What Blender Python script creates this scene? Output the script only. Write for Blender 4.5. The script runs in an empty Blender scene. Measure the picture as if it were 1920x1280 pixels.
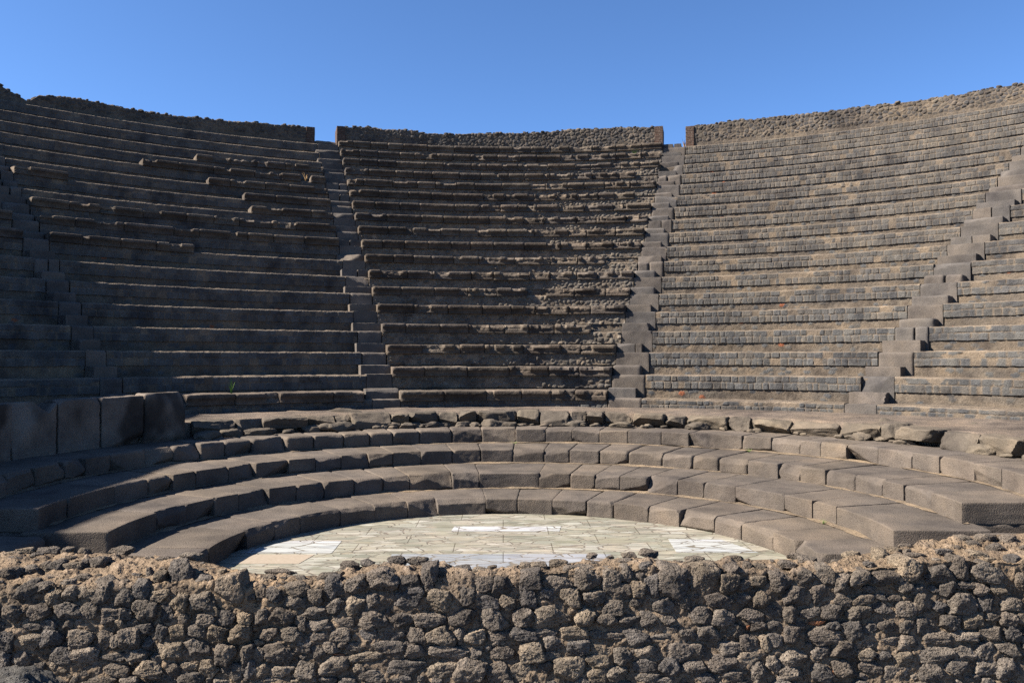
import bpy, bmesh, math
import numpy as np
from mathutils import Vector

# ------------------------------------------------------------------ camera, sky, sun, exposure
SC = bpy.context.scene
R = math.radians
cam_d = bpy.data.cameras.new("camera")
cam_d.sensor_width = 36.0
cam_d.lens = 1500.0 / 1920.0 * 36.0
cam_d.clip_start = 0.05
cam_d.clip_end = 3000.0
cam = bpy.data.objects.new("camera", cam_d)
SC.collection.objects.link(cam)
EYE, PIT, YAW, FPX = 2.2, 0.0225, 0.011, 1500.0
cam.location = (0, 0, EYE)
cam.rotation_euler = (math.pi / 2 + PIT, 0, -YAW)
SC.camera = cam

SUN_EL, SUN_AZ = 40.0, 11.0          # the sun stands at the left, a little behind the camera
W = bpy.data.worlds.new("World")
SC.world = W
W.use_nodes = True
wn, wl = W.node_tree.nodes, W.node_tree.links
sky = wn.new("ShaderNodeTexSky")
sky.sky_type = 'NISHITA'
sky.sun_disc = False
sky.sun_elevation = R(SUN_EL)
sky.sun_rotation = R(-90.0 - SUN_AZ)
sky.altitude = 0
sky.air_density = 0.6
sky.dust_density = 0.2
sky.ozone_density = 2.5
wn["Background"].inputs[1].default_value = 0.05
tint = wn.new("ShaderNodeMix")           # the camera's deep blue rendering of a clear sky
tint.data_type = 'RGBA'
tint.blend_type = 'MULTIPLY'
tint.inputs[0].default_value = 1.0
tint.inputs[7].default_value = (0.86, 1.13, 1.38, 1.0)
wl.new(sky.outputs[0], tint.inputs[6])
wl.new(tint.outputs[2], wn["Background"].inputs[0])

sun_d = bpy.data.lights.new("sun", 'SUN')
sun_d.energy = 5.0
sun_d.angle = R(0.5)
sun_d.color = (1.0, 0.92, 0.82)
sun = bpy.data.objects.new("sun", sun_d)
SC.collection.objects.link(sun)
SV = Vector((-math.cos(R(SUN_AZ)) * math.cos(R(SUN_EL)), -math.sin(R(SUN_AZ)) * math.cos(R(SUN_EL)), math.sin(R(SUN_EL))))
sun.rotation_euler = SV.to_track_quat('Z', 'Y').to_euler()
sun.location = (-30, -5, 30)

SC.view_settings.view_transform = 'Standard'
SC.view_settings.look = 'None'
SC.view_settings.gamma = 1.0
SC.view_settings.use_curve_mapping = False
SC.view_settings.exposure = 1.85
SC.cycles.max_bounces = 5
SC.cycles.diffuse_bounces = 1
SC.cycles.use_denoising = False

rng = np.random.default_rng(11)
ALB = np.array([0.375, 0.370, 0.365])          # dark volcanic stone: all mesh colours are scaled by this

# ------------------------------------------------------------------ numpy noise
def _h(ix, iy, iz, seed):
    h = (ix.astype(np.int64) * 73856093) ^ (iy.astype(np.int64) * 19349663) ^ (iz.astype(np.int64) * 83492791) ^ (seed * 2654435761 & 0xffffffff)
    h = h & 0xffffffff
    h = ((h ^ (h >> 16)) * 0x45d9f3b) & 0xffffffff
    h = ((h ^ (h >> 16)) * 0x45d9f3b) & 0xffffffff
    h = h ^ (h >> 16)
    return (h & 0xffffff).astype(np.float64) / 16777215.0

def vnoise(P, seed=0):
    """value noise in -1..1 at the points P (N,3)"""
    f = np.floor(P)
    t = P - f
    t = t * t * t * (t * (t * 6 - 15) + 10)
    ix, iy, iz = f[:, 0], f[:, 1], f[:, 2]
    r = np.zeros(len(P))
    for dx in (0, 1):
        wx = t[:, 0] if dx else 1 - t[:, 0]
        for dy in (0, 1):
            wy = t[:, 1] if dy else 1 - t[:, 1]
            for dz in (0, 1):
                wz = t[:, 2] if dz else 1 - t[:, 2]
                r += wx * wy * wz * _h(ix + dx, iy + dy, iz + dz, seed)
    return r * 2 - 1

def fbm(P, octs=4, seed=0, gain=0.5):
    a, s, tot = 1.0, np.zeros(len(P)), 0.0
    for o in range(octs):
        s += a * vnoise(P * (2.03 ** o) + o * 17.3, seed + o)
        tot += a
        a *= gain
    return s / tot

def voro(u, v, seed=0, jit=0.9):
    """2-D cell pattern: nearest distance, second distance, a random number per cell"""
    fu, fv = np.floor(u), np.floor(v)
    f1 = np.full(u.shape, 9.0)
    f2 = np.full(u.shape, 9.0)
    idr = np.zeros(u.shape)
    z = np.zeros(u.shape)
    for du in (-1, 0, 1):
        for dv in (-1, 0, 1):
            cu, cv = fu + du, fv + dv
            pu = cu + 0.5 + jit * (_h(cu, cv, z, seed) - 0.5)
            pv = cv + 0.5 + jit * (_h(cu, cv, z, seed + 7) - 0.5)
            d = np.hypot(pu - u, pv - v)
            rid = _h(cu, cv, z, seed + 13)
            nearer = d < f1
            f2 = np.where(nearer, f1, np.minimum(f2, d))
            idr = np.where(nearer, rid, idr)
            f1 = np.where(nearer, d, f1)
    return f1, f2, idr

def sstep(a, b, x):
    t = np.clip((x - a) / (b - a), 0, 1)
    return t * t * (3 - 2 * t)

def bricks1(s, seed, wid):
    """1-D irregular division of the length s: distance to the nearest joint and a random number per piece"""
    u = s / wid
    f = np.floor(u)
    z = np.zeros(u.shape)
    f1 = np.full(u.shape, 9.0); f2 = np.full(u.shape, 9.0); idr = np.zeros(u.shape)
    for d in (-1, 0, 1):
        c = f + d
        p = c + 0.5 + 0.92 * (_h(c, z + seed, z, 5) - 0.5)
        dist = np.abs(p - u)
        near = dist < f1
        f2 = np.where(near, f1, np.minimum(f2, dist))
        idr = np.where(near, _h(c, z + seed, z, 9), idr)
        f1 = np.where(near, dist, f1)
    return (f2 - f1) * 0.5 * wid, idr

# ------------------------------------------------------------------ materials
def new_mat(name):
    m = bpy.data.materials.new(name)
    m.use_nodes = True
    nt = m.node_tree
    b = nt.nodes["Principled BSDF"]
    b.inputs["Roughness"].default_value = 0.95
    b.inputs["Specular IOR Level"].default_value = 0.15
    return m, nt, b

def nd(nt, t, **kw):
    n = nt.nodes.new(t)
    for k, v in kw.items():
        if k in n.inputs:
            n.inputs[k].default_value = v
        else:
            setattr(n, k, v)
    return n

def mixc(nt, fac, a, b, mode='MIX'):
    n = nt.nodes.new("ShaderNodeMix")
    n.data_type = 'RGBA'
    n.blend_type = mode
    for s, v in ((n.inputs[0], fac), (n.inputs[6], a), (n.inputs[7], b)):
        if isinstance(v, (int, float)):
            s.default_value = v
        elif isinstance(v, (tuple, list)):
            s.default_value = tuple(v) + ((1.0,) if len(v) == 3 else ())
        else:
            nt.links.new(v, s)
    return n.outputs[2]

def ramp(nt, fac, stops):
    r = nt.nodes.new("ShaderNodeValToRGB")
    el = r.color_ramp.elements
    el[0].position, el[0].color = stops[0][0], tuple(stops[0][1]) + (1,)
    el[1].position, el[1].color = stops[-1][0], tuple(stops[-1][1]) + (1,)
    for p, c in stops[1:-1]:
        e = el.new(p)
        e.color = tuple(c) + (1,)
    nt.links.new(fac, r.inputs[0])
    return r.outputs[0]

def pos(nt):
    return nt.nodes.new("ShaderNodeNewGeometry").outputs["Position"]

def noise(nt, vec, scale, detail=4, rough=0.6, dist=0.0):
    n = nd(nt, "ShaderNodeTexNoise", Scale=scale, Detail=detail, Roughness=rough, Distortion=dist)
    nt.links.new(vec, n.inputs["Vector"])
    return n.outputs["Fac"]

def bump(nt, bsdf, height, dist, strength=1.0, prev=None):
    b = nd(nt, "ShaderNodeBump", Distance=dist, Strength=strength)
    nt.links.new(height, b.inputs["Height"])
    if prev is not None:
        nt.links.new(prev, b.inputs["Normal"])
    if bsdf is not None:
        nt.links.new(b.outputs[0], bsdf.inputs["Normal"])
    return b.outputs[0]

def mat_attr(name, fine=45.0, lo=0.62, hi=1.38, bd=0.012, blotch=2.2, pits=0.0):
    """stone whose colour comes from the mesh attribute 'col', broken up by noise"""
    m, nt, b = new_mat(name)
    a = nd(nt, "ShaderNodeAttribute", attribute_name="col")
    p = pos(nt)
    n1 = noise(nt, p, fine, 5, 0.7)
    n2 = noise(nt, p, blotch, 4, 0.6)
    g1 = ramp(nt, n1, [(0.25, (lo,) * 3), (0.75, (hi,) * 3)])
    g2 = ramp(nt, n2, [(0.28, (0.62, 0.62, 0.64)), (0.5, (0.98, 0.97, 0.95)), (0.72, (1.34, 1.28, 1.20))])
    n3 = noise(nt, p, 0.55, 5, 0.7)
    g3 = ramp(nt, n3, [(0.36, (0.72, 0.72, 0.74)), (0.47, (1.0, 1.0, 1.0)), (0.62, (1.06, 1.04, 1.0)), (0.74, (1.2, 1.14, 1.04))])
    c = mixc(nt, 1.0, a.outputs["Color"], g1, 'MULTIPLY')
    c = mixc(nt, 1.0, c, g2, 'MULTIPLY')
    c = mixc(nt, 1.0, c, g3, 'MULTIPLY')
    nt.links.new(c, b.inputs["Base Color"])
    nb = bump(nt, None if pits else b, n1, bd)
    if pits:
        v = nd(nt, "ShaderNodeTexVoronoi", Scale=pits)
        nt.links.new(p, v.inputs["Vector"])
        r = ramp(nt, v.outputs["Distance"], [(0.0, (0, 0, 0)), (0.45, (1, 1, 1))])
        bump(nt, b, r, bd * 0.8, 0.9, nb)
    return m

M_ROW = mat_attr("seat_masonry", 38, 0.6, 1.4, 0.02)
M_SLAB = mat_attr("cornice_stone", 30, 0.55, 1.45, 0.015, 3.0)
M_BLOCK = mat_attr("tuff_block", 60, 0.66, 1.34, 0.006, 1.6, pits=55)
M_ROCK = mat_attr("lava_rubble", 62, 0.5, 1.5, 0.03, 9.0, pits=75)
M_MORTAR = mat_attr("old_mortar", 48, 0.5, 1.5, 0.03, 5.0, pits=40)
M_RIM = mat_attr("rim_rubble", 30, 0.6, 1.4, 0.02, 1.5)

# ------------------------------------------------------------------ objects
C = SC.collection

def link(o, parent=None):
    C.objects.link(o)
    if parent is not None:
        o.parent = parent
    return o

def thing(name, label, cat, base, group=None):
    o = bpy.data.objects.new(name, None)
    o.empty_display_size = 0.2
    o.location = base
    o['label'] = label
    o['category'] = cat
    o['kind'] = 'thing'
    if group:
        o['group'] = group
    return link(o)

def tag(o, label, cat, group=None, kind=None):
    if label:
        o['label'] = label
    if cat:
        o['category'] = cat
    if group:
        o['group'] = group
    o['kind'] = kind or 'thing'
    return o

def mesh(name, V, F, mat, col=None, ngons=(), smooth=True, sharp=None):
    """F: (n,4) or (n,3) int array of faces; ngons: more faces as index lists"""
    me = bpy.data.meshes.new(name)
    V = np.asarray(V, dtype=np.float32)
    F = np.asarray(F, dtype=np.int32)
    k = F.shape[1]
    extra = [list(map(int, g)) for g in ngons]
    loops = np.concatenate([F.ravel()] + [np.array(g, dtype=np.int32) for g in extra]) if extra else F.ravel()
    starts = np.concatenate([np.arange(len(F)) * k, len(F) * k + np.cumsum([0] + [len(g) for g in extra[:-1]])]) if extra else np.arange(len(F)) * k
    me.vertices.add(len(V))
    me.vertices.foreach_set("co", V.ravel())
    me.loops.add(len(loops))
    me.loops.foreach_set("vertex_index", loops.astype(np.int32))
    me.polygons.add(len(starts))
    me.polygons.foreach_set("loop_start", starts.astype(np.int32))
    me.update(calc_edges=True)
    me.validate()
    me.polygons.foreach_set("use_smooth", np.full(len(me.polygons), smooth, dtype=bool))
    if smooth and sharp:
        me.set_sharp_from_angle(angle=sharp)
    if col is not None:
        a = me.attributes.new("col", 'FLOAT_COLOR', 'POINT')
        c = np.ones((len(V), 4), dtype=np.float32)
        c[:, :3] = np.clip(np.asarray(col) * ALB, 0.004, 1)
        a.data.foreach_set("color", c.ravel())
    me.materials.append(mat)
    return me

def obj(name, me, base=(0, 0, 0), parent=None):
    o = bpy.data.objects.new(name, me)
    if parent is None:
        o.location = base
    return link(o, parent)

def grid_faces(n, m):
    """faces of an n x m grid of vertices, index i*m+j"""
    i, j = np.meshgrid(np.arange(n - 1), np.arange(m - 1), indexing='ij')
    a = (i * m + j).ravel()
    return np.stack([a, a + m, a + m + 1, a + 1], 1)

ORD = ["first", "second", "third", "fourth", "fifth", "sixth", "seventh", "eighth", "ninth", "tenth", "eleventh", "twelfth",
       "thirteenth", "fourteenth", "fifteenth", "sixteenth", "seventeenth", "eighteenth"]

# ------------------------------------------------------------------ the theatre's measures
MX, MY = 0.3426, 6.7444                 # centre of the upper seating
R0, DR, T0, DT = 9.658, 0.70, 1.5676, 0.4822
OV = 0.10                               # how far a slab hangs over the masonry under it
SLH = 0.172                             # slab height
NROW = 18
RF = lambda j: R0 + OV + DR * j         # front of the masonry of row j
TT = lambda j: T0 + DT * j              # top of its slab
BB = lambda j: TT(j) - SLH              # top of its masonry

CX, CY = 0.0, 8.4                       # centre of the low steps
HT = [0.219, 0.451, 0.673, 0.914]
HB = [0.0, 0.219, 0.451, 0.673]
FC = [[3.042, .125, .069, -.112, -.035], [3.852, .323, .002, -.188, .055], [4.678, .676, .054, -.157, .082], [5.260, 1.422, .122, -.347, .116]]
def RS(i, th):
    c = FC[i]
    return c[0] + c[1] * np.cos(th) + c[2] * np.sin(th) + c[3] * np.cos(2 * th) + c[4] * np.sin(2 * th)

def ray(px, py):
    u, v = (px - 960.0) / FPX, (640.0 - py) / FPX
    d = np.array([u, math.cos(PIT) - v * math.sin(PIT), math.sin(PIT) + v * math.cos(PIT)])
    c, s = math.cos(YAW), math.sin(YAW)
    return np.array([d[0] * c + d[1] * s, -d[0] * s + d[1] * c, d[2]])

def at_z(px, py, z):
    d = ray(px, py)
    t = (z - EYE) / d[2]
    return np.array([0, 0, EYE]) + t * d

def at_y(px, py, y):
    d = ray(px, py)
    return np.array([0, 0, EYE]) + d * (y / d[1])

def th_media(px, j):
    """angle at which the pixel column meets row j of the upper seating"""
    d = ray(px, 640.0)
    r = R0 + DR * j
    a = d[0] ** 2 + d[1] ** 2
    b = -(MX * d[0] + MY * d[1])
    q = MX * MX + MY * MY - r * r
    t = (-b + math.sqrt(b * b - a * q)) / a
    return math.atan2(t * d[0] - MX, t * d[1] - MY)

def th_step(px, i):
    """angle at which the pixel column meets the front of low step i"""
    d = ray(px, 640.0)
    th = 0.0
    best = None
    for th in np.radians(np.arange(-110, 110.01, 0.1)):
        r = RS(i, th)
        x, y = r * math.sin(th) + CX, r * math.cos(th) + CY
        e = abs(x / y - d[0] / d[1])
        if best is None or e < best[0]:
            best = (e, th)
    return best[1]

# limits of the wedges, as angles (degrees) at each row 0..17
JJ = np.arange(NROW)
def lim(js, vs):
    return np.interp(JJ, js, vs)
CL = lim([0, 1, 5, 10, 17], [-14.3, -14.8, -15.4, -15.84, -16.15])
CR = lim([0, 1, 2, 3, 5, 8, 12, 17], [10.5, 10.8, 11.1, 11.5, 12.1, 12.8, 13.65, 13.95])
LR = lim([0, 1, 17], [-17.7, -17.8, -18.1])
RL = lim([0, 1, 5, 10, 13, 17], [14.6, 14.75, 15.2, 15.6, 16.0, 16.1])
LL = lim([0, 1, 2, 9, 17], [-42.6, -43.0, -43.4, -43.9, -44.3])
RR = lim([0, 1, 3, 5, 8, 10, 13, 17], [37.0, 37.7, 39.2, 40.0, 41.5, 42.4, 43.6, 44.6])
FLR = lim([0, 1, 17], [-45.0, -45.2, -46.8])
FRL = lim([0, 1, 2, 4, 8, 17], [40.3, 40.95, 41.8, 42.7, 44.4, 47.2])

BASALT = np.array([[.180, .183, .185], [.160, .164, .170], [.200, .198, .192], [.205, .192, .176], [.172, .172, .170]])
EARTH = np.array([.258, .212, .165])
PALE = np.array([.42, .36, .28])

def pick(pal, r):
    return pal[np.clip((r * len(pal)).astype(int), 0, len(pal) - 1)]

def polar(th, r, z):
    return np.stack([MX + r * np.sin(th), MY + r * np.cos(th), z], -1)

# ------------------------------------------------------------------ ground
def flat(name, x0, x1, y0, y1, z, mat, n=2):
    xs, ys = np.linspace(x0, x1, n), np.linspace(y0, y1, n)
    X, Y = np.meshgrid(xs, ys, indexing='ij')
    V = np.stack([X.ravel(), Y.ravel(), np.full(X.size, z)], 1)
    o = obj(name, mesh(name, V, grid_faces(n, n), mat, smooth=False))
    o['kind'] = 'structure'
    return o

def mat_ground():
    m, nt, b = new_mat("dry_earth")
    p = pos(nt)
    c = ramp(nt, noise(nt, p, 1.3, 6, 0.65), [(0.3, (.075, .06, .046)), (0.7, (.12, .10, .078))])
    nt.links.new(c, b.inputs["Base Color"])
    bump(nt, b, noise(nt, p, 30, 5), 0.02)
    return m
M_GROUND = mat_ground()
flat("ground", -600, 600, -600, 600, -0.03, M_GROUND)
flat("ground_stage", -14, 14, -9, 5.15, 0.08, M_GROUND)

# marble floor of the orchestra
def mat_marble(name, white, mul=1.0):
    m, nt, b = new_mat(name)
    b.inputs["Roughness"].default_value = 0.55
    b.inputs["Specular IOR Level"].default_value = 0.3
    p = pos(nt)
    mp = nd(nt, "ShaderNodeMapping")
    mp.inputs["Scale"].default_value = (0.55, 1.5, 1.0)
    mp.inputs["Rotation"].default_value = (0, 0, 0.10)
    nt.links.new(p, mp.inputs[0])
    vec = mp.outputs[0]
    # slightly warped coordinates so that the broken edges are not ruler-straight
    wn_ = nd(nt, "ShaderNodeTexNoise", Scale=3.0, Detail=3.0)
    nt.links.new(vec, wn_.inputs["Vector"])
    wv = mixc(nt, 0.10, vec, wn_.outputs["Color"], 'ADD')
    def cracks(scale, width, off=0.0):
        ad = nd(nt, "ShaderNodeVectorMath", operation='ADD')
        ad.inputs[1].default_value = (off, off * 0.7, 0)
        nt.links.new(wv, ad.inputs[0])
        v = nd(nt, "ShaderNodeTexVoronoi", Scale=scale, feature='DISTANCE_TO_EDGE')
        nt.links.new(ad.outputs[0], v.inputs["Vector"])
        vc = nd(nt, "ShaderNodeTexVoronoi", Scale=scale)
        nt.links.new(ad.outputs[0], vc.inputs["Vector"])
        sep = nd(nt, "ShaderNodeSeparateColor")
        nt.links.new(vc.outputs["Color"], sep.inputs[0])
        return ramp(nt, v.outputs["Distance"], [(width * 0.55, (0, 0, 0)), (width, (1, 1, 1))]), sep.outputs[0], sep.outputs[1]
    big, rb, rb2 = cracks(2.9, 0.020)
    sml, rs_, rs2 = cracks(6.2 if not white else 3.6, 0.036 if not white else 0.022, 3.3)
    where = ramp(nt, noise(nt, p, 1.1, 3), [(0.40, (0, 0, 0)), (0.47, (1, 1, 1))])
    if white:
        base = ramp(nt, rs_, [(0.0, (.37, .38, .40)), (0.5, (.46, .46, .46)), (1.0, (.42, .42, .42))])
    else:
        b1 = ramp(nt, rb, [(0.0, (.225, .215, .17)), (0.25, (.29, .26, .205)), (0.5, (.245, .24, .20)), (0.75, (.31, .27, .22)), (1.0, (.33, .305, .265))])
        b2 = ramp(nt, rs_, [(0.0, (.205, .20, .168)), (0.3, (.36, .32, .268)), (0.55, (.25, .242, .205)), (0.8, (.42, .395, .36)), (1.0, (.29, .25, .20))])
        base = mixc(nt, where, b1, b2)
        mp2 = nd(nt, "ShaderNodeMapping")
        mp2.inputs["Scale"].default_value = (1.3, 6.5, 1.0)
        mp2.inputs["Rotation"].default_value = (0, 0, 0.16)
        nt.links.new(p, mp2.inputs[0])
        st = noise(nt, mp2.outputs[0], 2.2, 6, 0.62, 1.6)
        sc_ = ramp(nt, st, [(0.34, (.70, .76, .66)), (0.47, (1, 1, .98)), (0.56, (.86, .9, .82)), (0.70, (1.30, 1.22, 1.12))])
        base = mixc(nt, 0.9, base, sc_, 'MULTIPLY')
    crack_s = mixc(nt, where, (1, 1, 1), sml) if not white else sml
    if mul != 1.0:
        base = mixc(nt, 1.0, base, (mul * 0.97, mul * 1.0, mul * 1.05), 'MULTIPLY')
    k1 = mixc(nt, 1.0, big, crack_s, 'MULTIPLY')
    base = mixc(nt, k1, (.17, .145, .115), base)
    # the square slabs the floor was laid in
    br = nd(nt, "ShaderNodeTexBrick", Scale=1.0)
    br.inputs["Mortar Size"].default_value = 0.006
    br.inputs["Brick Width"].default_value = 1.15
    br.inputs["Row Height"].default_value = 0.46
    br.inputs["Color1"].default_value = (1, 1, 1, 1)
    br.inputs["Color2"].default_value = (.86, .89, .84, 1)
    br.inputs["Mortar"].default_value = (.3, .27, .22, 1)
    nt.links.new(p, br.inputs["Vector"])
    base = mixc(nt, 0.85, base, br.outputs["Color"], 'MULTIPLY')
    g = ramp(nt, noise(nt, p, 3.0, 5), [(0.3, (.95, .94, .93)), (0.7, (1.22, 1.21, 1.22))])
    base = mixc(nt, 1.0, base, g, 'MULTIPLY')
    base = mixc(nt, 1.0, base, (0.66, 0.66, 0.66), 'MULTIPLY')
    nt.links.new(base, b.inputs["Base Color"])
    bump(nt, b, k1, 0.004)
    return m
M_MARBLE = mat_marble("grey_green_marble", False)
M_WHITE = mat_marble("white_marble", True)
M_PALE = mat_marble("pale_marble", True, 0.66)

ths = np.radians(np.linspace(-100, 100, 121))
Vf = np.array([[RS(0, t) * 1.02 * math.sin(t), CY + RS(0, t) * 1.02 * math.cos(t), 0.0] for t in ths])
Vf = np.concatenate([Vf, [[3.3, 5.3, 0], [-3.3, 5.3, 0]]])
fo = obj("floor", mesh("floor", Vf, np.zeros((0, 4), int), M_MARBLE, ngons=[list(range(len(Vf)))[::-1]], smooth=False))
tag(fo, None, None, kind='structure')

def panel(pix, label, mat=None):
    P = [at_z(x, y, 0.004) for x, y in pix]
    V = np.array(P)
    b = V.mean(0)
    n = len(V)
    V2 = np.concatenate([V, V - [0, 0, 0.003]]) - b
    ng = [list(range(n))[::-1]] + [[i, (i + 1) % n, n + (i + 1) % n, n + i] for i in range(n)]
    o = obj("marble_panel", mesh("marble_panel", V2, np.zeros((0, 4), int), mat or M_WHITE, ngons=ng, smooth=False), tuple(b))
    V_ = V
    a = sum(V_[i][0] * V_[(i + 1) % n][1] - V_[(i + 1) % n][0] * V_[i][1] for i in range(n))
    if a > 0:
        o.data.flip_normals()
    tag(o, label, "marble panel")
panel([(501, 1022), (548, 1013), (641, 1013), (622, 1036), (450, 1036)], "cracked white marble panel by the shaded left end of the floor")
panel([(1253, 1010), (1352, 1011), (1422, 1035), (1268, 1034)], "cracked white marble panel at the right end of the floor")
panel([(852, 986), (1052, 986), (1049, 995), (846, 995)], "narrow pale marble strip across the back of the floor")
panel([(735, 1038), (1145, 1038), (1150, 1068), (716, 1068)], "pale blue grey marble strip across the front of the floor", M_PALE)
M_TRAV, nt_, b_ = new_mat("travertine")
nt_.links.new(ramp(nt_, noise(nt_, pos(nt_), 25, 5), [(0.3, (.20, .165, .125)), (0.7, (.245, .205, .16))]), b_.inputs["Base Color"])
panel([(478, 1039), (590, 1039), (560, 1056), (428, 1056)], "plain beige stone panel at the shaded left end of the floor", M_TRAV)

# ------------------------------------------------------------------ upper seating: rows
def seat_row(j, t0, t1, style, seed, ds=0.02):
    """one row of masonry: recessed wall, projecting band of stones, tread; angles in degrees"""
    rf, z0, b, bp = RF(j) + (0.0 if style == 'rubble' else 0.0), (TT(j - 1) if j > 0 else 1.245), BB(j), (BB(j - 1) if j > 0 else 1.16)
    zb = z0 + 0.035 if j > 0 else 1.20
    prof = []                                            # (dr, z, kind): 0 recess, 1 underside, 2 band, 3 tread
    if j > 0:
        for k in range(10):
            prof.append((0.014, bp - 0.01 + (zb - bp + 0.01) * k / 9.0, 0))
        prof.append((0.004, zb, 1))
        prof.append((0.002, zb, 1))
    nb = 15
    for k in range(nb):
        prof.append((0.0, zb + (b - 0.026 - zb) * k / (nb - 1.0), 2))
    for d, e in ((0.004, 0.014), (0.010, 0.006), (0.022, 0.001), (0.05, 0), (0.1, 0), (0.2, 0), (0.35, 0), (0.55, 0), (0.78, 0)):
        prof.append((d, b - e, 3))
    pr = np.array(prof)
    m = len(pr)
    a0, a1 = math.radians(t0), math.radians(t1)
    n = max(4, int((a1 - a0) * rf / ds))
    th = np.linspace(a0, a1, n)
    T = np.repeat(th, m)
    dr, z, kind = np.tile(pr[:, 0], n), np.tile(pr[:, 1], n), np.tile(pr[:, 2], n)
    s = T * rf
    P3 = np.stack([s, z, dr * 0 + seed * 3.7], 1)
    disp = np.zeros(len(s))
    col = np.zeros((len(s), 3))
    n_lo = fbm(P3 * 1.7, 3, 3)
    n_mid = fbm(P3 * 9.0, 3, 5)
    n_hi = fbm(P3 * 28.0, 2, 7)
    # recess: earth and mortar, a few stones showing
    f1, f2, idr = voro(s / 0.16, z / 0.11, seed + 1)
    stn = (idr > 0.72) & (f1 < 0.42 + 0.1 * n_mid)
    rec = kind == 0
    disp[rec] = (0.012 * n_mid + 0.006 * n_hi + 0.006 - 0.010 * stn * (1 - (f1 / 0.5) ** 2))[rec]
    ce = EARTH * (1 + 0.22 * n_lo + 0.16 * n_mid)[:, None]
    pal = sstep(0.25, 0.6, fbm(P3 * 4.0, 3, 21))[:, None]
    ce = ce * (1 - 0.35 * pal) + PALE * 0.35 * pal
    gr = sstep(-0.1, 0.4, fbm(P3 * np.array([1.3, 6, 1]), 3, 25))[:, None] * 0.5
    ce = ce * (1 - gr) + np.array([.178, .164, .150]) * gr
    brick = (idr > 0.992) & (f1 < 0.4)
    crec = np.where(stn[:, None], pick(BASALT, np.modf(idr * 37)[0]), ce)
    crec = np.where(brick[:, None], np.array([.45, .17, .09]), crec)
    col[rec] = crec[rec]
    # band of stones
    h = b - zb
    v = (z - zb) / h
    if style == 'rubble':
        g1, g2, gid = voro(s / 0.115 + 0.2 * n_mid, z / 0.10 + 0.2 * n_mid, seed + 2)
        edge = (g2 - g1) * 0.055
        hgt = sstep(0, 0.030, edge) * (0.010 + 0.026 * np.modf(gid * 53)[0])
        gone = np.modf(gid * 91)[0] < 0.08
    else:
        split = 0.50 + 0.07 * n_lo
        lower = v < split
        d1, i1 = bricks1(s + 0.02 * n_mid, seed * 2 + 1, 0.14)
        d2, i2 = bricks1(s + 0.02 * n_mid, seed * 2 + 2, 0.17)
        dd = np.where(lower, d1, d2)
        gid = np.where(lower, i1, i2)
        dv = np.abs(v - split) * h
        dv = np.minimum(dv, np.where(lower, 9, (1.03 - v) * h))
        edge = np.minimum(dd, dv) + 0.007 * n_mid + 0.003
        # corners of the stones are rounded off
        cr = np.clip(0.03 - dd, 0, 1) ** 2 + np.clip(0.03 - dv, 0, 1) ** 2
        edge = np.minimum(edge, 0.03 - np.sqrt(cr))
        hgt = sstep(0.002, 0.016, edge) * (0.007 + 0.013 * np.modf(gid * 53)[0])
        gone = (np.modf(gid * 91)[0] < 0.05) | ((~lower) & (n_lo > 0.42))
    hgt = np.where(gone, 0.004, hgt)
    msk = np.where(gone, 0.0, sstep(0.002, 0.009, edge))
    bd = kind == 2
    # the band's lower edge is ragged
    disp[bd] = -(hgt + 0.006 * n_mid + 0.004 * n_hi)[bd]
    cb = pick(BASALT, gid) * (0.85 + 0.3 * np.modf(gid * 29)[0])[:, None] * (1 + 0.12 * n_mid)[:, None]
    if style != 'rubble':
        up = 0.42 * float(sstep(2, 9, np.array(float(j))))
        cb = cb * (1 - up) + up * np.array([.205, .182, .158]) * (1 + 0.2 * n_lo + 0.15 * n_mid)[:, None]
    else:
        cb = cb * np.array([1.45, 1.30, 1.12])
    cm = (EARTH * (1.35 if style == 'rubble' else 1.0) * (1.12 + 0.25 * n_lo + 0.1 * n_mid)[:, None])
    cband = cm * (1 - msk[:, None]) + cb * msk[:, None]
    col[bd] = cband[bd]
    un = kind == 1
    disp[un] = -0.3 * hgt[un]
    col[un] = cband[un]
    td = kind == 3
    col[td] = (EARTH * 1.2 * (1 + 0.2 * n_lo + 0.2 * n_mid)[:, None])[td]
    zz = z + np.where(td, 0.012 * n_mid + 0.008 * n_hi, 0) + np.where(bd & (v > 0.85), 0.012 * n_mid, 0) + np.where(un | (bd & (v < 0.12)), 0.014 * n_mid, 0)
    rr = rf + dr + disp + 0.03 * fbm(np.stack([s * 0.35, z * 0 + j, z * 0], 1), 2, 31)
    V = polar(T, rr, zz)
    e0 = polar(np.array([a0]), np.array([rf + 0.78]), np.array([prof[0][1]]))
    e1 = polar(np.array([a1]), np.array([rf + 0.78]), np.array([prof[0][1]]))
    V = np.concatenate([V, e0, e1])
    col = np.concatenate([col, [EARTH * 1.0], [EARTH * 1.0]])
    F = grid_faces(n, m)
    N = n * m
    return V, F, col, [list(range(m))[::-1] + [N], list(range((n - 1) * m, N)) + [N + 1]]

# cross-section of a seat slab (front offset from the masonry, height above the masonry)
SLAB = [(0.06, 0.0), (-0.040, 0.0), (-0.060, 0.006), (-0.062, 0.030), (-0.054, 0.036), (-0.056, 0.060), (-0.066, 0.078), (-0.080, 0.092), (-0.086, 0.100),
        (-0.088, 0.106), (-0.106, 0.110), (-0.108, 0.120), (-0.108, 0.136), (-0.107, 0.152), (-0.103, 0.163), (-0.095, 0.169), (-0.080, 0.172), (0.0, 0.172), (0.10, 0.172), (0.3, 0.172), (0.68, 0.172)]
SLABC = np.array([[.205, .168, .136], [.18, .148, .12], [.225, .188, .152], [.175, .15, .13], [.235, .198, .16]])

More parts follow.
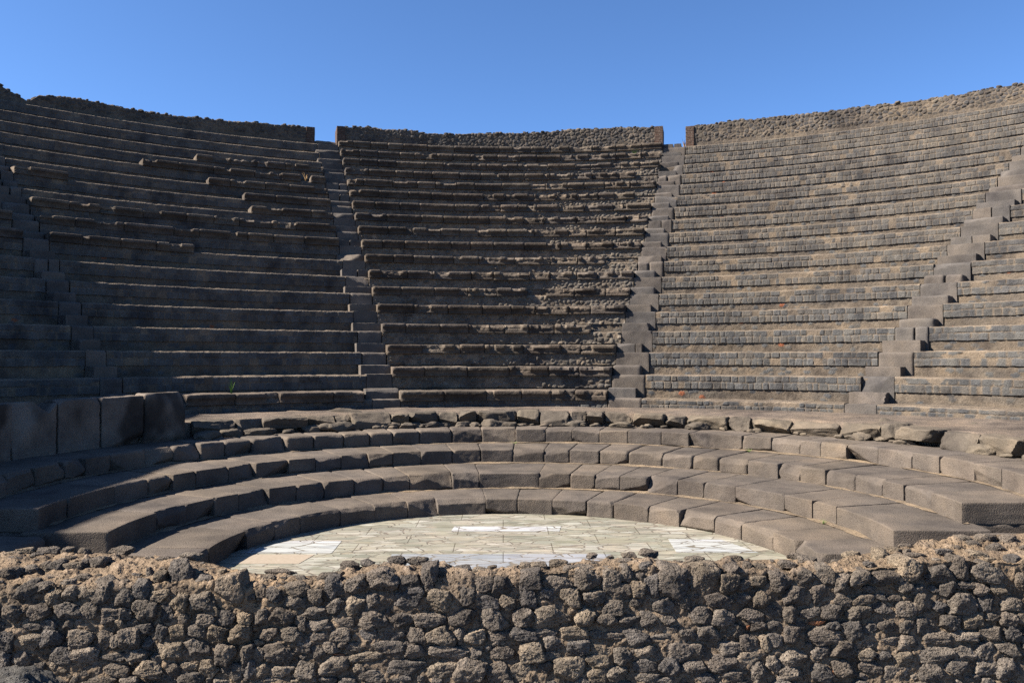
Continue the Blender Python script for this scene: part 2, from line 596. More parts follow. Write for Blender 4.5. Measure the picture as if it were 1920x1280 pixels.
def seat_slab(j, ta, tb, seed, wear, light=1.0):
    r = np.random.default_rng(seed)
    rf, b = RF(j), BB(j)
    sl = np.array(SLAB)
    m = len(sl)
    L = (tb - ta) * rf
    n = max(6, int(L / 0.025))
    u = np.linspace(0, 1, n)
    s = u * L
    S = np.repeat(s, m)
    dr, z = np.tile(sl[:, 0], n), np.tile((sl[:, 1] - 0.172) * 1.2 + 0.172, n)
    P3 = np.stack([S + seed * 3.1, z, np.full(len(S), j * 2.3)], 1)
    nm, nh = fbm(P3 * 7, 3, 41), fbm(P3 * 24, 2, 43)
    front = dr < 0.2
    d = np.where(front, 0.007 * nm + 0.005 * nh, 0)
    zz = z + np.where(z > 0.1, 0.006 * nm + 0.003 * nh, 0)
    nch = r.poisson(wear * L / 0.38)
    dark = np.zeros(len(S))
    for _ in range(nch):
        sc, a = r.uniform(-0.02, L + 0.02), r.uniform(0.05, 0.24)
        dep = r.uniform(0.05, 0.14)
        lowcut = r.uniform(0.02, 0.10)
        k = np.clip(1.25 - ((np.abs(S - sc) + 0.03 * nm) / a) ** 2, 0, 1)
        kz = sstep(lowcut - 0.02, lowcut + 0.06, z + 0.02 * nh)
        e = dep * np.minimum(1, k * 1.6) * (0.75 + 0.5 * nm) * kz
        lim_ = np.where(front, np.maximum(0, 0.08 - np.clip(dr, -1, 0.08)), 0)
        e = np.minimum(e, lim_)
        d = np.maximum(d, e)
        zz = zz - np.where((z > 0.15) & front, e * 0.7, 0)
        dark = np.maximum(dark, np.minimum(1, k * 1.6) * kz)
    # worn, rounded ends
    for e_ in (S, L - S):
        k = np.clip(1 - e_ / 0.035, 0, 1) ** 2
        d = d + np.where(front & (dr < 0.02), 0.02 * k, 0)
        zz = zz - np.where((z > 0.1) & front, 0.008 * k, 0)
    off, dz = r.normal(0, 0.008), r.normal(0, 0.004)
    T = ta + S / rf
    V = polar(T, rf + dr + d + off, b + zz + dz)
    c0 = SLABC[r.integers(len(SLABC))] * r.uniform(0.85, 1.15) * light
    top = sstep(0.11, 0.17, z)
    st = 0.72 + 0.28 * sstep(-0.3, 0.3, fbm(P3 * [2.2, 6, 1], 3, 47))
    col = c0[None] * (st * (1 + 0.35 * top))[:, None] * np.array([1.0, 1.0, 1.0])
    col = col * (1 - 0.5 * dark[:, None]) + np.array([.225, .185, .145]) * 0.5 * dark[:, None] + 0.5 * dark[:, None] * col * 0.6
    F = grid_faces(n, m)
    N = n * m
    ends = polar(np.array([ta, tb]), np.full(2, rf + 0.68), np.full(2, b))
    V = np.concatenate([V, ends])
    col = np.concatenate([col, [c0 * 1.3], [c0 * 1.3]])
    return V, F, col, [list(range(m))[::-1] + [N], list(range((n - 1) * m, N)) + [N + 1]]

def row_thing(j, t0, t1, style, seed, label, group, slabs=(), ds=0.02):
    tm = math.radians((t0 + t1) / 2)
    base = np.array([MX + RF(j) * math.sin(tm), MY + RF(j) * math.cos(tm), TT(j - 1) if j else 1.2])
    V, F, col, ng = seat_row(j, t0, t1, style, seed, ds)
    me = mesh("seat_row", V - base, F, M_ROW, col, ng, sharp=0.8)
    if not slabs:
        o = obj("seat_row", me, tuple(base))
        return tag(o, label, "stone seat row", group)
    t = thing("seat_row", label, "stone seat row", tuple(base), group)
    obj("masonry", me, parent=t)
    for q, (a, b, w) in enumerate(slabs):
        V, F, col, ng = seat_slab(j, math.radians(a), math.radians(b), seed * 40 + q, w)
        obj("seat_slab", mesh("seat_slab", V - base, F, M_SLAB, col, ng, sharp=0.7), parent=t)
    return t

def split(a, b, j, r, mean=0.72, gap=0.010):
    """divide the arc a..b (degrees) of row j into slabs"""
    rf = RF(j)
    L = math.radians(b - a) * rf
    n = max(1, round(L / mean))
    w = r.uniform(0.65, 1.35, n)
    e = np.concatenate([[0], np.cumsum(w)]) / w.sum()
    g = math.degrees(gap / rf)
    return [(a + (b - a) * e[i] + (g if i else 0), a + (b - a) * e[i + 1]) for i in range(n)]

rs = np.random.default_rng(5)
# centre wedge
for j in range(NROW):
    sl = []
    for a, b in split(CL[j], CR[j], j, rs):
        mid = (a + b) / 2
        f = (mid - CL[j]) / (CR[j] - CL[j])
        w = 0.25 + 0.9 * sstep(0.35, 0.75, np.array(f)) * (1.0 if 1 <= j <= 14 else 0.5)
        if j in (3,):
            w += 1.6 * (f > 0.3)
            if f > 0.42 and rs.random() < 0.7:
                continue
        if j in (5, 6, 7, 9, 10) and f > 0.4:
            w += 0.7
        if rs.random() < 0.05 and f > 0.45 and 3 <= j <= 14:
            continue
        sl.append((a, b, float(w)))
    note = {3: "right half broken away", 0: "just above the corridor", 17: "under the rim"}.get(j, "dark cornice slabs")
    row_thing(j, CL[j], CR[j], 'rubble' if j > 0 else 'square', 100 + j,
              f"{ORD[j]} stone seat row up from the corridor in the centre wedge, {note}", "seat rows of the centre wedge", sl)

# left wedge (in shade), some rows still with their slabs: row -> pixel spans
LSL = {14: [(366, 611)], 13: [(265, 563), (582, 612)], 12: [(389, 617)], 11: [(8, 125), (457, 620)], 10: [(470, 625)], 9: [(21, 631)], 8: [(42, 635)], 7: [(68, 363)], 0: [(352, 684)]}
for j in range(NROW):
    sl = []
    for a, b in LSL.get(j, []):
        ta, tb = max(math.degrees(th_media(a, j)), LL[j]), min(math.degrees(th_media(b, j)), LR[j])
        for p, q in split(ta, tb, j, rs, 0.85):
            sl.append((p, q, 0.3 if b - a > 60 else 1.5))
    note = "with cornice slabs left" if sl else "bare basalt"
    row_thing(j, LL[j], LR[j], 'square', 200 + j, f"{ORD[j]} seat row up from the corridor in the shaded left wedge, {note}", "seat rows of the left wedge", sl)
for j in range(NROW):
    row_thing(j, RL[j], RR[j], 'square', 300 + j, f"{ORD[j]} bare basalt seat row up from the corridor in the sunlit right wedge", "seat rows of the right wedge", (), 0.018)
SIDE = 15.0
def far_lim(j):
    x = SIDE - MX if j >= 0 else 0
    return min(87.0, math.degrees(math.asin(min(1, (SIDE - 0.4) / RF(j)))))
for j in range(NROW):
    e = far_lim(j)
    if e > FRL[j] + 0.6 and j < 13:
        row_thing(j, FRL[j], e, 'square', 400 + j, f"{ORD[j]} bare basalt seat row up from the corridor beyond the outermost sunlit stairway", "seat rows beyond the outer right stairway", (), 0.03)
    if e > -FLR[j] + 0.6:
        sl = [(a, b, 0.4) for a, b in split(-50.5, FLR[j], j, rs, 0.8)] if j in (7, 8) else []
        row_thing(j, -e, FLR[j], 'square', 500 + j, f"{ORD[j]} seat row up from the corridor in deep shade beyond the outermost left stairway", "seat rows beyond the outer left stairway", sl, 0.04)

# ------------------------------------------------------------------ blocks (rounded, weathered boxes)
def cube_grid(n):
    """subdivided cube surface: unit positions (-1..1) and quads, points denser near the edges"""
    t = np.linspace(-1, 1, n)
    t = np.sin(t * math.pi / 2) * 0.5 + t * 0.5
    V, Fq = [], []
    off = 0
    for ax in range(3):
        for sg in (-1, 1):
            a, b = np.meshgrid(t, t, indexing='ij')
            p = np.zeros((n * n, 3))
            p[:, ax] = sg
            p[:, (ax + 1) % 3] = a.ravel()
            p[:, (ax + 2) % 3] = b.ravel()
            f = grid_faces(n, n)
            if sg < 0:
                f = f[:, ::-1]
            V.append(p)
            Fq.append(f + off)
            off += n * n
    V, Fq = np.concatenate(V), np.concatenate(Fq)
    key = np.round(V * 1e5).astype(np.int64)
    _, idx, inv = np.unique(key, axis=0, return_index=True, return_inverse=True)
    return V[idx], inv.ravel()[Fq]
CUBE = {n: cube_grid(n) for n in (9, 15, 21)}

def block_local(Lx, Ly, Lz, rad, seed, n=15, amp=0.008, chips=1, chipsz=0.06):
    """a worn stone block: x along its length, y front (-) to back, z up; origin at the centre"""
    r = np.random.default_rng(seed)
    P, F = CUBE[n]
    half = np.array([Lx, Ly, Lz]) / 2
    rad = min(rad, half.min() * 0.95)
    q0 = P * half
    q = np.clip(q0, -(half - rad), half - rad)
    d = q0 - q
    ln = np.linalg.norm(d, axis=1)
    nrm = np.where(ln[:, None] > 1e-9, d / np.maximum(ln, 1e-9)[:, None], 0)
    V = q + nrm * np.minimum(ln, rad)[:, None]
    ax = np.abs(P).max(1)
    for _ in range(chips):
        sg = np.array([r.choice([-1, 1]), -1 if r.random() < 0.85 else 1, 1 if r.random() < 0.6 else -1])
        c = half * sg
        if r.random() < 0.5:
            c[0] = r.uniform(-0.7, 0.7) * half[0]
            nn = np.array([r.normal(0, 0.3), sg[1], sg[2] * r.uniform(0.4, 1.4)])
        else:
            nn = sg * r.uniform(0.4, 1.3, 3)
        nn = nn / np.linalg.norm(nn)
        o = (np.abs(nn) * half).sum() if False else c @ nn
        cut = o - r.uniform(0.3, 1.0) * chipsz
        over = np.maximum(0, V @ nn - cut + 0.012 * fbm(V * 9 + seed, 2, 3))
        V = V - nn[None] * over[:, None]
    w = -0.9 * amp * np.maximum(0, fbm(V * 11.0 + seed * 0.7, 2, 55)) + 0.6 * fbm(V * 4.0 + seed * 1.7, 3, 51) * amp * 1.4 + fbm(V * 16.0 + seed * 1.3, 3, 53) * amp * 0.8
    outn = P * half
    outn = outn / np.linalg.norm(outn, axis=1)[:, None]
    outn = np.where(ln[:, None] > 1e-9, nrm, outn)
    V = V + outn * w[:, None]
    return V, F

TUFF = np.array([[.235, .200, .172], [.215, .188, .168], [.255, .215, .178], [.205, .180, .160], [.245, .205, .165]])

def block_col(V, seed, pal=TUFF, mul=1.0):
    r = np.random.default_rng(seed + 999)
    c = (0.5 * pal[r.integers(len(pal))] + 0.5 * pal.mean(0)) * r.uniform(0.94, 1.06) * mul
    k = 1 + 0.26 * fbm(V * 3.0 + seed, 3, 61)
    return c[None] * k[:, None]

def step_block(i, ta, tb, hb, ht, depth, seed, rad, chips, amp=0.008, n=15, roff=0.0, rfun=None, pal=TUFF, mul=1.0, chipsz=0.07):
    """a block of a low step between the angles ta, tb (radians) about the orchestra's centre"""
    rfun = rfun or (lambda t: RS(i, t))
    tm = (ta + tb) / 2
    rm = float(rfun(tm)) + roff
    L = (tb - ta) * rm
    V, F = block_local(L, depth, ht - hb, rad, seed, n, amp, chips, chipsz)
    t = tm + V[:, 0] / rm
    r = rfun(t) + roff + depth / 2 + V[:, 1]
    W_ = np.stack([CX + r * np.sin(t), CY + r * np.cos(t), (ht + hb) / 2 + V[:, 2]], 1)
    return W_, F[:, ::-1], block_col(V, seed, pal, mul)

J = [[300, 345, 397, 465, 517, 565, 640, 704, 765, 822, 911, 970, 1035, 1097, 1149, 1214, 1272, 1336, 1386, 1446, 1488],
     [207, 297, 352, 405, 450, 507, 557, 610, 665, 720, 769, 849, 899, 1010, 1068, 1115, 1162, 1212, 1269, 1317, 1377, 1469, 1521, 1565, 1671],
     [77, 130, 217, 282, 327, 370, 430, 482, 543, 593, 641, 693, 737, 790, 848, 902, 963, 1020, 1067, 1122, 1177, 1240, 1297, 1345, 1400, 1458, 1497, 1545, 1600, 1650, 1690, 1742, 1800],
     [20, 70, 125, 165, 210, 277, 327, 378, 423, 475, 538, 591, 645, 695, 738, 787, 848, 903, 967, 1023, 1071, 1123, 1177, 1239, 1291, 1336, 1390, 1445, 1498, 1537, 1585, 1644, 1707, 1758, 1822, 1875]]
END = [(-97, 97), (-93, 90), (-93, 91), (-92, 92)]
STEP_LABEL = ["lowest curved step of dark tuff blocks, edging the marble floor", "second curved tuff step above the marble floor",
              "third curved tuff step above the marble floor", "topmost and most rounded curved tuff step, under the broken footing"]
for i in range(4):
    t = thing("curved_step", STEP_LABEL[i], "stone step", (CX, CY + float(RS(i, 0.0)), HB[i]), "curved steps round the orchestra")
    base = np.array(t.location)
    an = sorted(th_step(x, i) for x in J[i])
    lo, hi = math.radians(END[i][0]), math.radians(END[i][1])
    if i in (1, 2):                      # the wing ends are in the picture
        an = [a for a in an]
    else:
        w = 0.6 / (3.2 + i)
        while an[0] - w > lo:
            an.insert(0, an[0] - w)
        while an[-1] + w < hi:
            an.append(an[-1] + w)
    for k in range(len(an) - 1):
        a, b = an[k], an[k + 1]
        tm = (a + b) / 2
        g = (0.0012 if rng.random() < 0.7 else 0.004) / (3.2 + i)
        rnd = rng.random()
        rad = 0.008 + 0.014 * rnd
        if i == 3 and -0.95 < tm < 0.02:
            rad = 0.022 + 0.05 * rnd
        elif i == 2 and 0.28 < tm < 0.75:
            rad = 0.02 + 0.06 * rnd
        elif rng.random() < 0.10:
            rad = 0.045
        dep = (float(RS(min(i + 1, 3), tm)) - float(RS(i, tm)) + 0.1) if i < 3 else 1.0
        dep *= rng.uniform(0.99, 1.01)
        wing = i in (1, 2) and k in (0, len(an) - 2)
        if wing:
            rad = 0.018
        V, F, col = step_block(i, a + g, b - g, HB[i] - 0.03, HT[i] + rng.normal(0, 0.004), dep, 1000 * i + k, rad,
                               0 if wing else int(rng.integers(1, 6)), 0.0055, 21, rng.normal(0, 0.006),
                               mul=0.94 if i != 3 else 1.0, chipsz=0.05)
        obj("block", mesh("block", V - base, F, M_BLOCK, col, sharp=0.55), parent=t)
        if i > 0 and abs(tm) > 1.0:      # the rubble the wing blocks rest on
            V, F, col = step_block(i, a, b, -0.05, HB[i] - 0.01, dep, 1000 * i + 500 + k, 0.02, 0, 0.02, 15, 0.07, mul=0.9)
            obj("bedding", mesh("bedding", V - base, F, M_ROW, col), parent=t)

# earth washed into the angle at the back of each tread
for i in range(1, 4):
    par = [o for o in C.objects if o.name.startswith("curved_step")][i - 1]
    base = np.array(par.location)
    th = np.linspace(-1.55, 1.55, 700)
    q = np.stack([th * 5, th * 0 + i, th * 0], 1)
    wd = np.clip(0.05 + 0.09 * fbm(q * 0.9, 4, 131) + 0.05 * fbm(q * 5.0, 3, 133), 0.0, 0.25)
    hh = wd * 0.22
    r0 = RS(i, th)
    P_ = [(r0 - wd, hh * 0 + 0.0015), (r0 - wd * 0.5, hh * 0.35 + 0.002), (r0 - 0.0, hh), (r0 + 0.06, hh + 0.01)]
    V = np.stack([np.stack([CX + r * np.sin(th), CY + r * np.cos(th), HB[i] + z + 0.004 * fbm(q * 9.0, 2, 135)], 1) for r, z in P_], 1).reshape(-1, 3)
    col = np.array([.36, .285, .205])[None] * (1 + 0.25 * fbm(V * 6.0, 3, 137))[:, None]
    o = obj("dirt", mesh("dirt", V - base, grid_faces(700, 4)[:, ::-1], M_ROW, col), parent=par)
    o['kind'] = 'stuff'

# broken footing of the parapet, behind the topmost step
RT = lambda t: RS(3, t) + 0.74
t = thing("parapet_footing", "broken row of pale weathered blocks behind the topmost curved step", "stone footing", (CX, CY + float(RT(0.0)), HT[3]))
base = np.array(t.location)
rf_ = np.random.default_rng(77)
a = math.radians(-47)
k = 0
PALT = np.array([[.235, .20, .16], [.21, .18, .148], [.265, .225, .172], [.19, .165, .138]])
while a < math.radians(91):
    L = rf_.uniform(0.28, 0.85)
    b = a + L / 6.8
    big = -0.02 < a < 0.06
    h = 1.19 + rf_.normal(0, 0.014) - (0.05 if rf_.random() < 0.15 else 0)
    hb = 0.90 + (rf_.uniform(0.02, 0.09) if rf_.random() < 0.5 else 0)
    V, F, col = step_block(3, a + 0.002, b - 0.003, hb, h, 0.5, 7000 + k, rf_.uniform(0.02, 0.05), int(rf_.integers(3, 8)), 0.018, 21,
                           0.74 + rf_.normal(0, 0.035), pal=PALT, chipsz=0.14)
    obj("block", mesh("block", V - base, F, M_BLOCK, col, sharp=0.55), parent=t)
    a = b
    k += 1

# ------------------------------------------------------------------ loose rocks
def ico(sub):
    bm = bmesh.new()
    bmesh.ops.create_icosphere(bm, subdivisions=sub, radius=1.0)
    bm.verts.ensure_lookup_table()
    V = np.array([v.co[:] for v in bm.verts])
    F = np.array([[v.index for v in f.verts] for f in bm.faces])
    bm.free()
    return V / np.linalg.norm(V, axis=1)[:, None], F
ICO = {s: ico(s) for s in (3, 4, 5)}

def rock_shape(seed, sub=5, rough=1.0, boxy=3.2, cuts=11, omin=0.62):
    D, F = ICO[sub]
    r = np.random.default_rng(seed)
    n = r.uniform(boxy - 0.8, boxy + 0.8)
    rad = 1.0 / (np.abs(D) ** n).sum(1) ** (1 / n)
    for _ in range(cuts):
        nn = r.normal(0, 1, 3)
        nn /= np.linalg.norm(nn)
        dt = D @ nn
        o = r.uniform(omin, 1.0)
        rad = np.where(dt > 0.05, np.minimum(rad, o / np.maximum(dt, 0.05)), rad)
    P = D * rad[:, None]
    rad = rad * (1 + 0.13 * fbm(P * 1.6 + seed * 5.1, 2, 71))
    P = D * rad[:, None]
    rad = rad + rough * (0.10 * fbm(P * 3.6 + seed, 3, 73))
    if sub >= 4:
        pit = fbm(P * 9.0 + seed * 2.0, 2, 75)
        rad = rad - rough * (0.16 * np.maximum(0, pit - 0.05) + 0.045 * fbm(P * 15.0, 2, 77) + (0.02 * fbm(P * 34.0, 1, 79) if sub > 4 else 0))
    V = D * rad[:, None]
    lo, hi = V.min(0), V.max(0)
    return (V - (lo + hi) / 2) / ((hi - lo) / 2), F

ROCKC = np.array([[.205, .178, .152], [.178, .157, .137], [.225, .195, .164], [.19, .162, .136], [.235, .20, .165], [.165, .150, .138], [.275, .228, .175]])

def rock_col(V, seed, pal=ROCKC, mul=1.0):
    r = np.random.default_rng(seed + 5000)
    c = pal[r.integers(len(pal))] * r.uniform(0.85, 1.2) * mul
    k = 1 + 0.35 * fbm(V * 3.0 + seed, 3, 81)
    return c[None] * k[:, None]

# fallen fragments on the topmost step: pixel of the base, width, height, tilt
FRAG = [((405, 812), 62, 30, "low tan stone fragment beside the end of the shaded parapet wall"),
        ((372, 806), 40, 22, "small dark stone fragment against the end of the shaded parapet wall"),
        ((455, 807), 60, 24, "pointed grey stone fragment on the topmost step below the left wedge"),
        ((640, 800), 88, 40, "long wedge shaped stone fragment leaning on the footing below the inner left stairway"),
        ((688, 797), 72, 16, "thin hollowed stone fragment right of the wedge shaped one"),
        ((755, 796), 62, 22, "humped stone fragment on the topmost step below the centre wedge"),
        ((826, 796), 66, 20, "flat lumpy stone fragment on the topmost step below the centre wedge"),
        ((895, 794), 70, 28, "yellowish stone fragment left of the upright square block"),
        ((1165, 797), 60, 22, "sloping pale stone fragment right of the upright square block"),
        ((1330, 800), 70, 28, "pointed pale stone fragment on the topmost step below the right wedge"),
        ((1690, 822), 90, 36, "large lichen covered stone fragment near the outer right end of the footing"),
        ((1845, 830), 60, 40, "grey stone fragment among broken blocks at the outer right end of the footing")]
for q, ((px, py), w, h, lab) in enumerate(FRAG):
    p = at_z(px, py, HT[3])
    s = p[1] / FPX
    V, F = rock_shape(300 + q, 4, 0.7, 3.4, 16)
    sc = np.array([w * s / 2 * 1.1, 0.16, h * s * 0.60])
    rot = rng.uniform(-0.25, 0.25)
    V = V * sc
    V = np.stack([V[:, 0] * math.cos(rot) - V[:, 2] * math.sin(rot), V[:, 1], V[:, 0] * math.sin(rot) + V[:, 2] * math.cos(rot)], 1)
    o = obj("stone_fragment", mesh("stone_fragment", V + [0, 0, sc[2] * 0.55], F, M_BLOCK, block_col(V, 40 + q, PALT)), (p[0], p[1] + 0.1, HT[3]))
    tag(o, lab, "stone fragment", "broken stones on the topmost step")
# small debris along the foot of the footing
Vs, Fs, Cs, off = [], [], [], 0
for q in range(120):
    tt = rng.uniform(-0.82, 1.5) if q < 60 else rng.uniform(-0.82, 0.35)
    big_ = rng.random() < 0.35
    w = rng.uniform(0.10, 0.26) if big_ else rng.uniform(0.03, 0.10)
    Rk, Fk = rock_shape(int(rng.integers(1e6)), 4 if big_ else 3, 0.7, 3.2, 14)
    Rk = Rk * np.array([w, w * rng.uniform(0.5, 0.9), w * rng.uniform(0.3, 0.55)])
    a_ = rng.uniform(-0.5, 0.5)
    Rk = np.stack([Rk[:, 0] * math.cos(a_ - tt) - Rk[:, 1] * math.sin(a_ - tt), Rk[:, 0] * math.sin(a_ - tt) + Rk[:, 1] * math.cos(a_ - tt), Rk[:, 2]], 1)
    r_ = float(RT(tt)) + rng.uniform(-0.10, 0.12)
    Vs.append(Rk + [CX + r_ * math.sin(tt), CY + r_ * math.cos(tt), HT[3] + 0.03]); Fs.append(Fk + off); off += len(Rk)
    Cs.append(block_col(Rk * 3, int(rng.integers(1e6)), PALT))
o = obj("debris", mesh("debris", np.concatenate(Vs) - np.array(t.location), np.concatenate(Fs), M_BLOCK, np.concatenate(Cs)), parent=t)
o['kind'] = 'stuff'
# the upright square block
p = at_z(1006, 797, HT[3])
V, F = block_local(0.70, 0.42, 0.27, 0.015, 4242, 15, 0.006, 1, 0.06)
o = obj("stone_block", mesh("stone_block", V + [0, 0.2, 0.135], F[:, ::-1] if False else F, M_BLOCK, block_col(V, 8, PALT)), tuple(p))
tag(o, "upright square block standing forward of the broken footing at its middle", "stone block")

# corridor between the footing and the seats
def ring_sheet(name, t0, t1, fin, fout, zin, zout, n, m, mat, amp, colr):
    th = np.radians(np.linspace(t0, t1, n))
    V, col = [], []
    for t in th:
        a, b = fin(t), fout(t)
        V.append([a[0], a[1], zin - 0.32])
        for k in range(m - 1):
            f = k / (m - 2)
            V.append([a[0] * (1 - f) + b[0] * f, a[1] * (1 - f) + b[1] * f, zin * (1 - f) + zout * f])
    V = np.array(V)
    nz = fbm(V * 1.5, 3, 91)
    nz2 = fbm(V * 7, 3, 93)
    V[:, 2] += amp * (nz + 0.5 * nz2)
    col = np.array(colr)[None] * (1 + 0.25 * nz + 0.15 * nz2)[:, None]
    o = obj(name, mesh(name, V, grid_faces(n, m)[:, ::-1], mat, col))
    o['kind'] = 'structure'
    return o
def cin(t):
    r = float(RT(t)) + 0.25
    return (CX + r * math.sin(t), CY + r * math.cos(t))
def cout(t):
    r = RF(0) + 0.05
    return (MX + r * math.sin(t * 0.985), MY + r * math.cos(t * 0.985))
ring_sheet("path", -92, 92, cin, cout, 1.165, 1.235, 500, 26, M_ROW, 0.012, (.275, .225, .185))

# parapet wall at the left
RP = lambda t: RS(3, t) + 0.80
pj = [352, 273, 192, 110, 27, 0]
an = sorted(th_step(x, 3) for x in ())
def th_r(px, rf):
    d = ray(px, 640.0)
    best = None
    for th in np.radians(np.arange(-110, 110.01, 0.1)):
        r = rf(th)
        e = abs((r * math.sin(th) + CX) / (r * math.cos(th) + CY) - d[0] / d[1])
        if best is None or e < best[0]:
            best = (e, th)
    return best[1]
pa = [th_r(x, RP) for x in (352, 273, 192, 110, 27)]
while pa[-1] > math.radians(-92):
    pa.append(pa[-1] - 0.115)
t = thing("parapet_wall", "shaded parapet wall of tall dark stone slabs at the left back of the curved steps", "parapet wall",
          (CX + 6.8 * math.sin(-1.05), CY + 6.8 * math.cos(-1.05), HT[3]))
base = np.array(t.location)
DARKT = np.array([[.32, .275, .235], [.29, .25, .22], [.34, .29, .245]])
for k in range(len(pa) - 1):
    hb, ht = HT[3] - 0.05, 1.66 + (0.02 if k == 0 else 0) - 0.006 * k + rng.normal(0, 0.008)
    V, F, col = step_block(3, pa[k + 1] + 0.0015, pa[k] - 0.0015, hb, ht, 0.34, 8100 + k, 0.025 if k else 0.06, 2, 0.010, 21, 0.80, pal=DARKT)
    if k == 3:                           # its top corner is broken out
        tt = np.arctan2(V[:, 0] - CX, V[:, 1] - CY)
        f = (tt - pa[k + 1]) / (pa[k] - pa[k + 1])
        cut = 0.16 * np.clip(1 - np.abs(f - 0.80) / 0.20, 0, 1) ** 0.7
        V[:, 2] -= np.where(V[:, 2] > 1.45, cut * (V[:, 2] - 1.45) / 0.21, 0)
    # dark weather stains with a shape of their own
    st = sstep(-0.05, 0.35, fbm(np.stack([V[:, 0] * 2.2, V[:, 1] * 2.2, V[:, 2] * 1.6], 1), 3, 97))
    col = col * (1 - 0.62 * st[:, None])
    obj("slab", mesh("slab", V - base, F, M_BLOCK, col, sharp=0.55), parent=t)

# ------------------------------------------------------------------ stairways
STEPC = np.array([[.235, .203, .178], [.21, .188, .17], [.25, .214, .182], [.20, .185, .174], [.18, .175, .174]])
def m_block(ta, tb, rfront, depth, zb, zt, seed, rad, chips, amp, n=9, pal=STEPC, mul=1.0):
    tm = (ta + tb) / 2
    L = (tb - ta) * rfront
    V, F = block_local(L, depth, zt - zb, rad, seed, n, amp, chips, 0.05)
    t = tm + V[:, 0] / rfront
    r = rfront + depth / 2 + V[:, 1]
    return polar(t, r, (zb + zt) / 2 + V[:, 2]), F[:, ::-1], block_col(V, seed, pal, mul)

def stairway(tl, tr, seed, label, worn, jmax=NROW, trim=(0, 0)):
    r = np.random.default_rng(seed)
    tm = math.radians((tl[0] + tr[0]) / 2)
    t = thing("stairway", label, "stone stairway", (MX + RF(0) * math.sin(tm), MY + RF(0) * math.cos(tm), 1.2), "stairways between the wedges")
    base = np.array(t.location)
    k = 0
    for j in range(jmax):
        z0 = TT(j - 1) if j else 1.2
        a, b = math.radians(tl[j]) + 0.0008, math.radians(tr[j]) - 0.0008
        for (rf, zb, zt) in ((RF(j) - 0.02, z0 - 0.3, BB(j)), (RF(j) + 0.31, BB(j) - 0.3, TT(j) + 0.03)):
            rad = r.uniform(0.006, 0.016) if r.random() > worn else r.uniform(0.03, 0.07)
            if r.random() < 0.18 and j > 1:      # two stones side by side
                f = r.uniform(0.35, 0.65)
                parts = [(a, a + (b - a) * f - 0.0006), (a + (b - a) * f + 0.0006, b)]
            else:
                parts = [(a, b)]
            if zt > BB(j) + 0.01:
                f = (b - a) * r.uniform(0.6, 1.3)
                parts = [(parts[0][0] + f * trim[0], parts[0][1])] + parts[1:]
                parts = parts[:-1] + [(parts[-1][0], parts[-1][1] + f * trim[1])]
            for p, q in parts:
                V, F, col = m_block(p, q, rf + r.normal(0, 0.012), 1.0, zb, zt + r.normal(0, 0.008), seed * 50 + k, rad, int(r.integers(0, 3)), 0.008, 15)
                obj("step", mesh("step", V - base, F, M_BLOCK, col, sharp=0.55), parent=t)
                k += 1
    # the rubble body the steps are bedded in
    Vs, Fs, Cs, off = [], [], [], 0
    for j in range(jmax):
        V, F, col = m_block(math.radians(tl[j]) - 0.003, math.radians(tr[j]) + 0.003, RF(j) + 0.09, 1.3, (TT(j - 1) if j else 1.2) - 0.4, BB(j) - 0.03, seed * 90 + j, 0.03, 0, 0.02, 15)
        Vs.append(V); Fs.append(F + off); off += len(V)
        Cs.append(EARTH[None] * (1 + 0.3 * fbm(V * 5.0, 3, 63))[:, None])
    obj("bedding", mesh("bedding", np.concatenate(Vs) - base, np.concatenate(Fs), M_ROW, np.concatenate(Cs)), parent=t)
    zt = TT(jmax - 1)
    if jmax == NROW:                     # landing in the gap of the rim wall
        V, F, col = m_block(math.radians(tl[-1]), math.radians(tr[-1]), RF(17) + 0.62, 2.0, 9.0, 9.50, seed * 50 + 49, 0.03, 1, 0.02, 15)
        obj("landing", mesh("landing", V - base, F, M_BLOCK, col, sharp=0.55), parent=t)
    return t
stairway(LR, CL, 21, "narrow inner stairway left of the centre wedge, step edges catching sun", 0.35, trim=(-0.14, 0))
stairway(CR, RL, 22, "sunlit inner stairway right of the centre wedge, worn blocks", 0.5, trim=(0, -0.2))
stairway(LL * 0 + FLR, LL, 23, "dim outer stairway climbing through the shaded seats at far left", 0.6)
st = stairway(RR, FRL, 24, "sunlit outer stairway at far right with square grey blocks and dark side shadows", 0.3, 15, trim=(0, 0.05))

